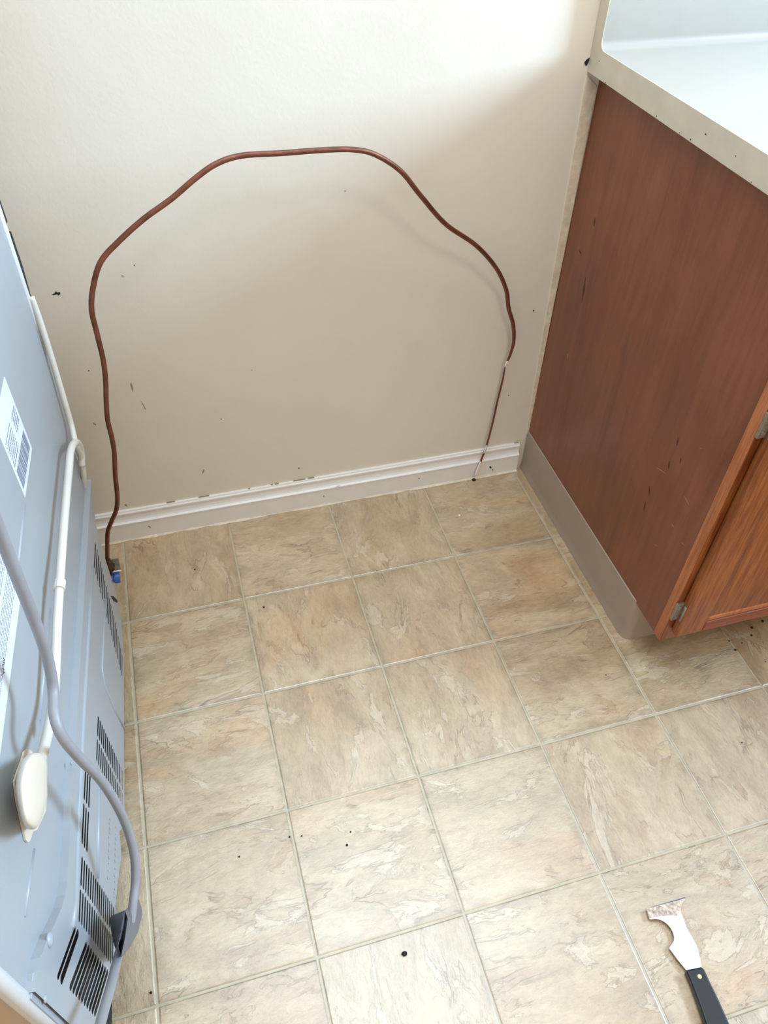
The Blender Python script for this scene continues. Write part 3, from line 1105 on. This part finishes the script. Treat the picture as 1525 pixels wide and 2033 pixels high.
pts = [fr_o + ND * _s.x + TD * _s.y + Vector((0, 0, _s.z))] + [on_y(x, y, Y * T) for x, y, Y in cp[1:]]
radc = []
for i, q in enumerate(cp):
    radc.append(.0041 if i < 35 else (.0036 if i < 36 else (.0026 if i == 36 else (.0014 if i == 37 else .0022))))
pp = catmull(pts, 8)
rp = []
for i in range(len(pts) - 1):
    for s in range(8):
        rp.append(radc[i] + (radc[i + 1] - radc[i]) * s / 8)
rp.append(radc[-1])
cw = empty('copper_water_line', Vector((pts[-1].x, pts[-1].y, 0)))
tag(cw, 'long bent copper water line arching in front of the cream wall', 'pipe')
bm = bmesh.new()
tube(bm, [p - cw.location for p in pp], rp, 14)
obj('copper_tube', bm, 'copper', cw, smooth=True)
# white paint left on its lower end and the dark hole it leaves through
bm = bmesh.new()
for a, b, r_ in ((len(pp) - 1 - 8, len(pp) - 1, .0026), (len(pp) - 18, len(pp) - 13, .0018), (len(pp) - 54, len(pp) - 49, .0019)):
    seg_ = [p - cw.location + Vector((-.0006, -.0008, .0)) for p in pp[a:b + 1]]
    k = len(seg_)
    tube(bm, seg_, [r_ * (1 - .5 * abs(2 * i / (k - 1) - 1) ** 3) for i in range(k)], 10)
o = obj('paint_residue', bm, 'trimwhite', cw, smooth=True)
tag(o, 'white paint left on the pipe')
bm = bmesh.new()
c = on_y(942, 945, -.046 * T) - cw.location
cyl(bm, (c.x, c.y, .0002), (c.x, c.y, .0022), .0052, 14, .0040)
obj('floor_grommet', bm, 'black', cw)

# ------------------------------------------------------------------ painter's multi-tool on the floor
def smooth_px(seq, sub=4):
    return [(v.x, v.y) for v in catmull([Vector((x, y, 0)) for x, y in seq], sub)]


tl_o = on_z(1385, 1935)
tool = empty('scraper_tool', (tl_o.x, tl_o.y, 0))
tag(tool, 'paint scraper with hooked steel blade and black riveted handle on the floor', 'tool')


def tp(x, y, z):
    return on_z(x, y, z) - tool.location


blade = [(1284, 1804), (1290, 1824)] + smooth_px([(1293, 1825), (1303, 1824), (1318, 1829), (1331, 1841), (1338, 1856), (1338, 1868), (1331, 1879)]) + \
        [(1329, 1882), (1345, 1904), (1363, 1926), (1393, 1920)] + smooth_px([(1391, 1907), (1385, 1882), (1375, 1862), (1364, 1843), (1358, 1825), (1352, 1812)]) + [(1351, 1806), (1355, 1792), (1360, 1786), (1359, 1782)]
bm = bmesh.new()
a = [tp(x, y, .0075) for x, y in blade]
prism(bm, a, [p - Vector((0, 0, .0020)) for p in a])
bl = obj('blade', bm, 'steel', tool)
tag(bl, 'bright steel hooked blade')
head = [(1284, 1804), (1290, 1823), (1300, 1820), (1335, 1817), (1345, 1818), (1356, 1792), (1360, 1784)]
bm = bmesh.new()
a = [tp(x, y, .0079) for x, y in head]
prism(bm, a, [p - Vector((0, 0, .0007)) for p in a])
obj('paint_crust', bm, 'dirtysteel', bl)
bm = bmesh.new()
a = [tp(x, y, .0078) for x, y in ((1292, 1801), (1360, 1781), (1361, 1783), (1293, 1803.5))]
prism(bm, a, [p - Vector((0, 0, .0030)) for p in a])
obj('blade_edge', bm, 'plug', bl)
# handle: tapered bar with rounded edges
hl = [(1363, 1926), (1393, 1919), (1399, 1924), (1410, 1948), (1428, 1985), (1448, 2030), (1470, 2080), (1492, 2130), (1488, 2142), (1470, 2150), (1452, 2146), (1430, 2096), (1405, 2040), (1388, 1990), (1374, 1952)]
bm = bmesh.new()
a = [tp(x, y, .0145) for x, y in hl]
cc = sum(a, Vector()) / len(a)
b_ = [Vector((p.x, p.y, .001)) for p in a]
prism(bm, a, b_)
obj('handle', bm, 'handle', tool, bevel=.003, seg=3)
bm = bmesh.new()
c = tp(1389, 1939, .0142)
cyl(bm, c, c + Vector((0, 0, .0011)), .0035, 16, .0030)
obj('rivet', bm, 'rivet', tool)

# ------------------------------------------------------------------ crumbs on the floor
def crumb(px, py, r, m, label, group=None, flat=.6, el=1.0):
    rr = random.Random(int(px * 13 + py))
    bm = bmesh.new()
    bmesh.ops.create_icosphere(bm, subdivisions=2, radius=r)
    for v in bm.verts:
        q = rr.uniform(.75, 1.2)
        v.co = Vector((v.co.x * q * el, v.co.y * q, v.co.z * flat))
    zmin = min(v.co.z for v in bm.verts)
    for v in bm.verts:
        v.co.z -= zmin
    o = obj('crumb', bm, m, smooth=True)
    p = on_z(px, py)
    o.location = (p.x, p.y, 0)
    o.rotation_euler = (0, 0, rr.uniform(0, 3))
    tag(o, label, 'crumb', group)


crumb(803, 1894, .0034, 'speck', 'large dark oval crumb alone on the pale floor', el=1.3)
for q in ((1493, 1247, .0026), (1514, 1234, .0026), (1492, 1262, .0022), (1448, 1273, .0018), (1473, 1277, .0014), (1460, 1291, .0022), (1520, 1314, .0012)):
    crumb(*q, 'speck', 'small black crumb on the floor below the cabinet door', 'crumbs below the cabinet door')
for q in ((689, 1678, .0019), (696, 1652, .0014), (475, 1701, .0015), (599, 1660, .0014), (575, 1662, .0016), (300, 1971, .0018), (1203, 1340, .0012), (1473, 1475, .0014)):
    crumb(*q, 'speck', 'tiny dark crumb scattered on the open vinyl floor', 'crumbs on the open floor')
for q in ((387, 1131, .0018), (524, 1206, .0022)):
    crumb(*q, 'speck', 'tiny dark crumb on the floor tiles towards the baseboard', 'crumbs towards the baseboard')
crumb(912, 1024, .0030, 'pale', 'small white plaster crumb on the tiles below the copper pipe')
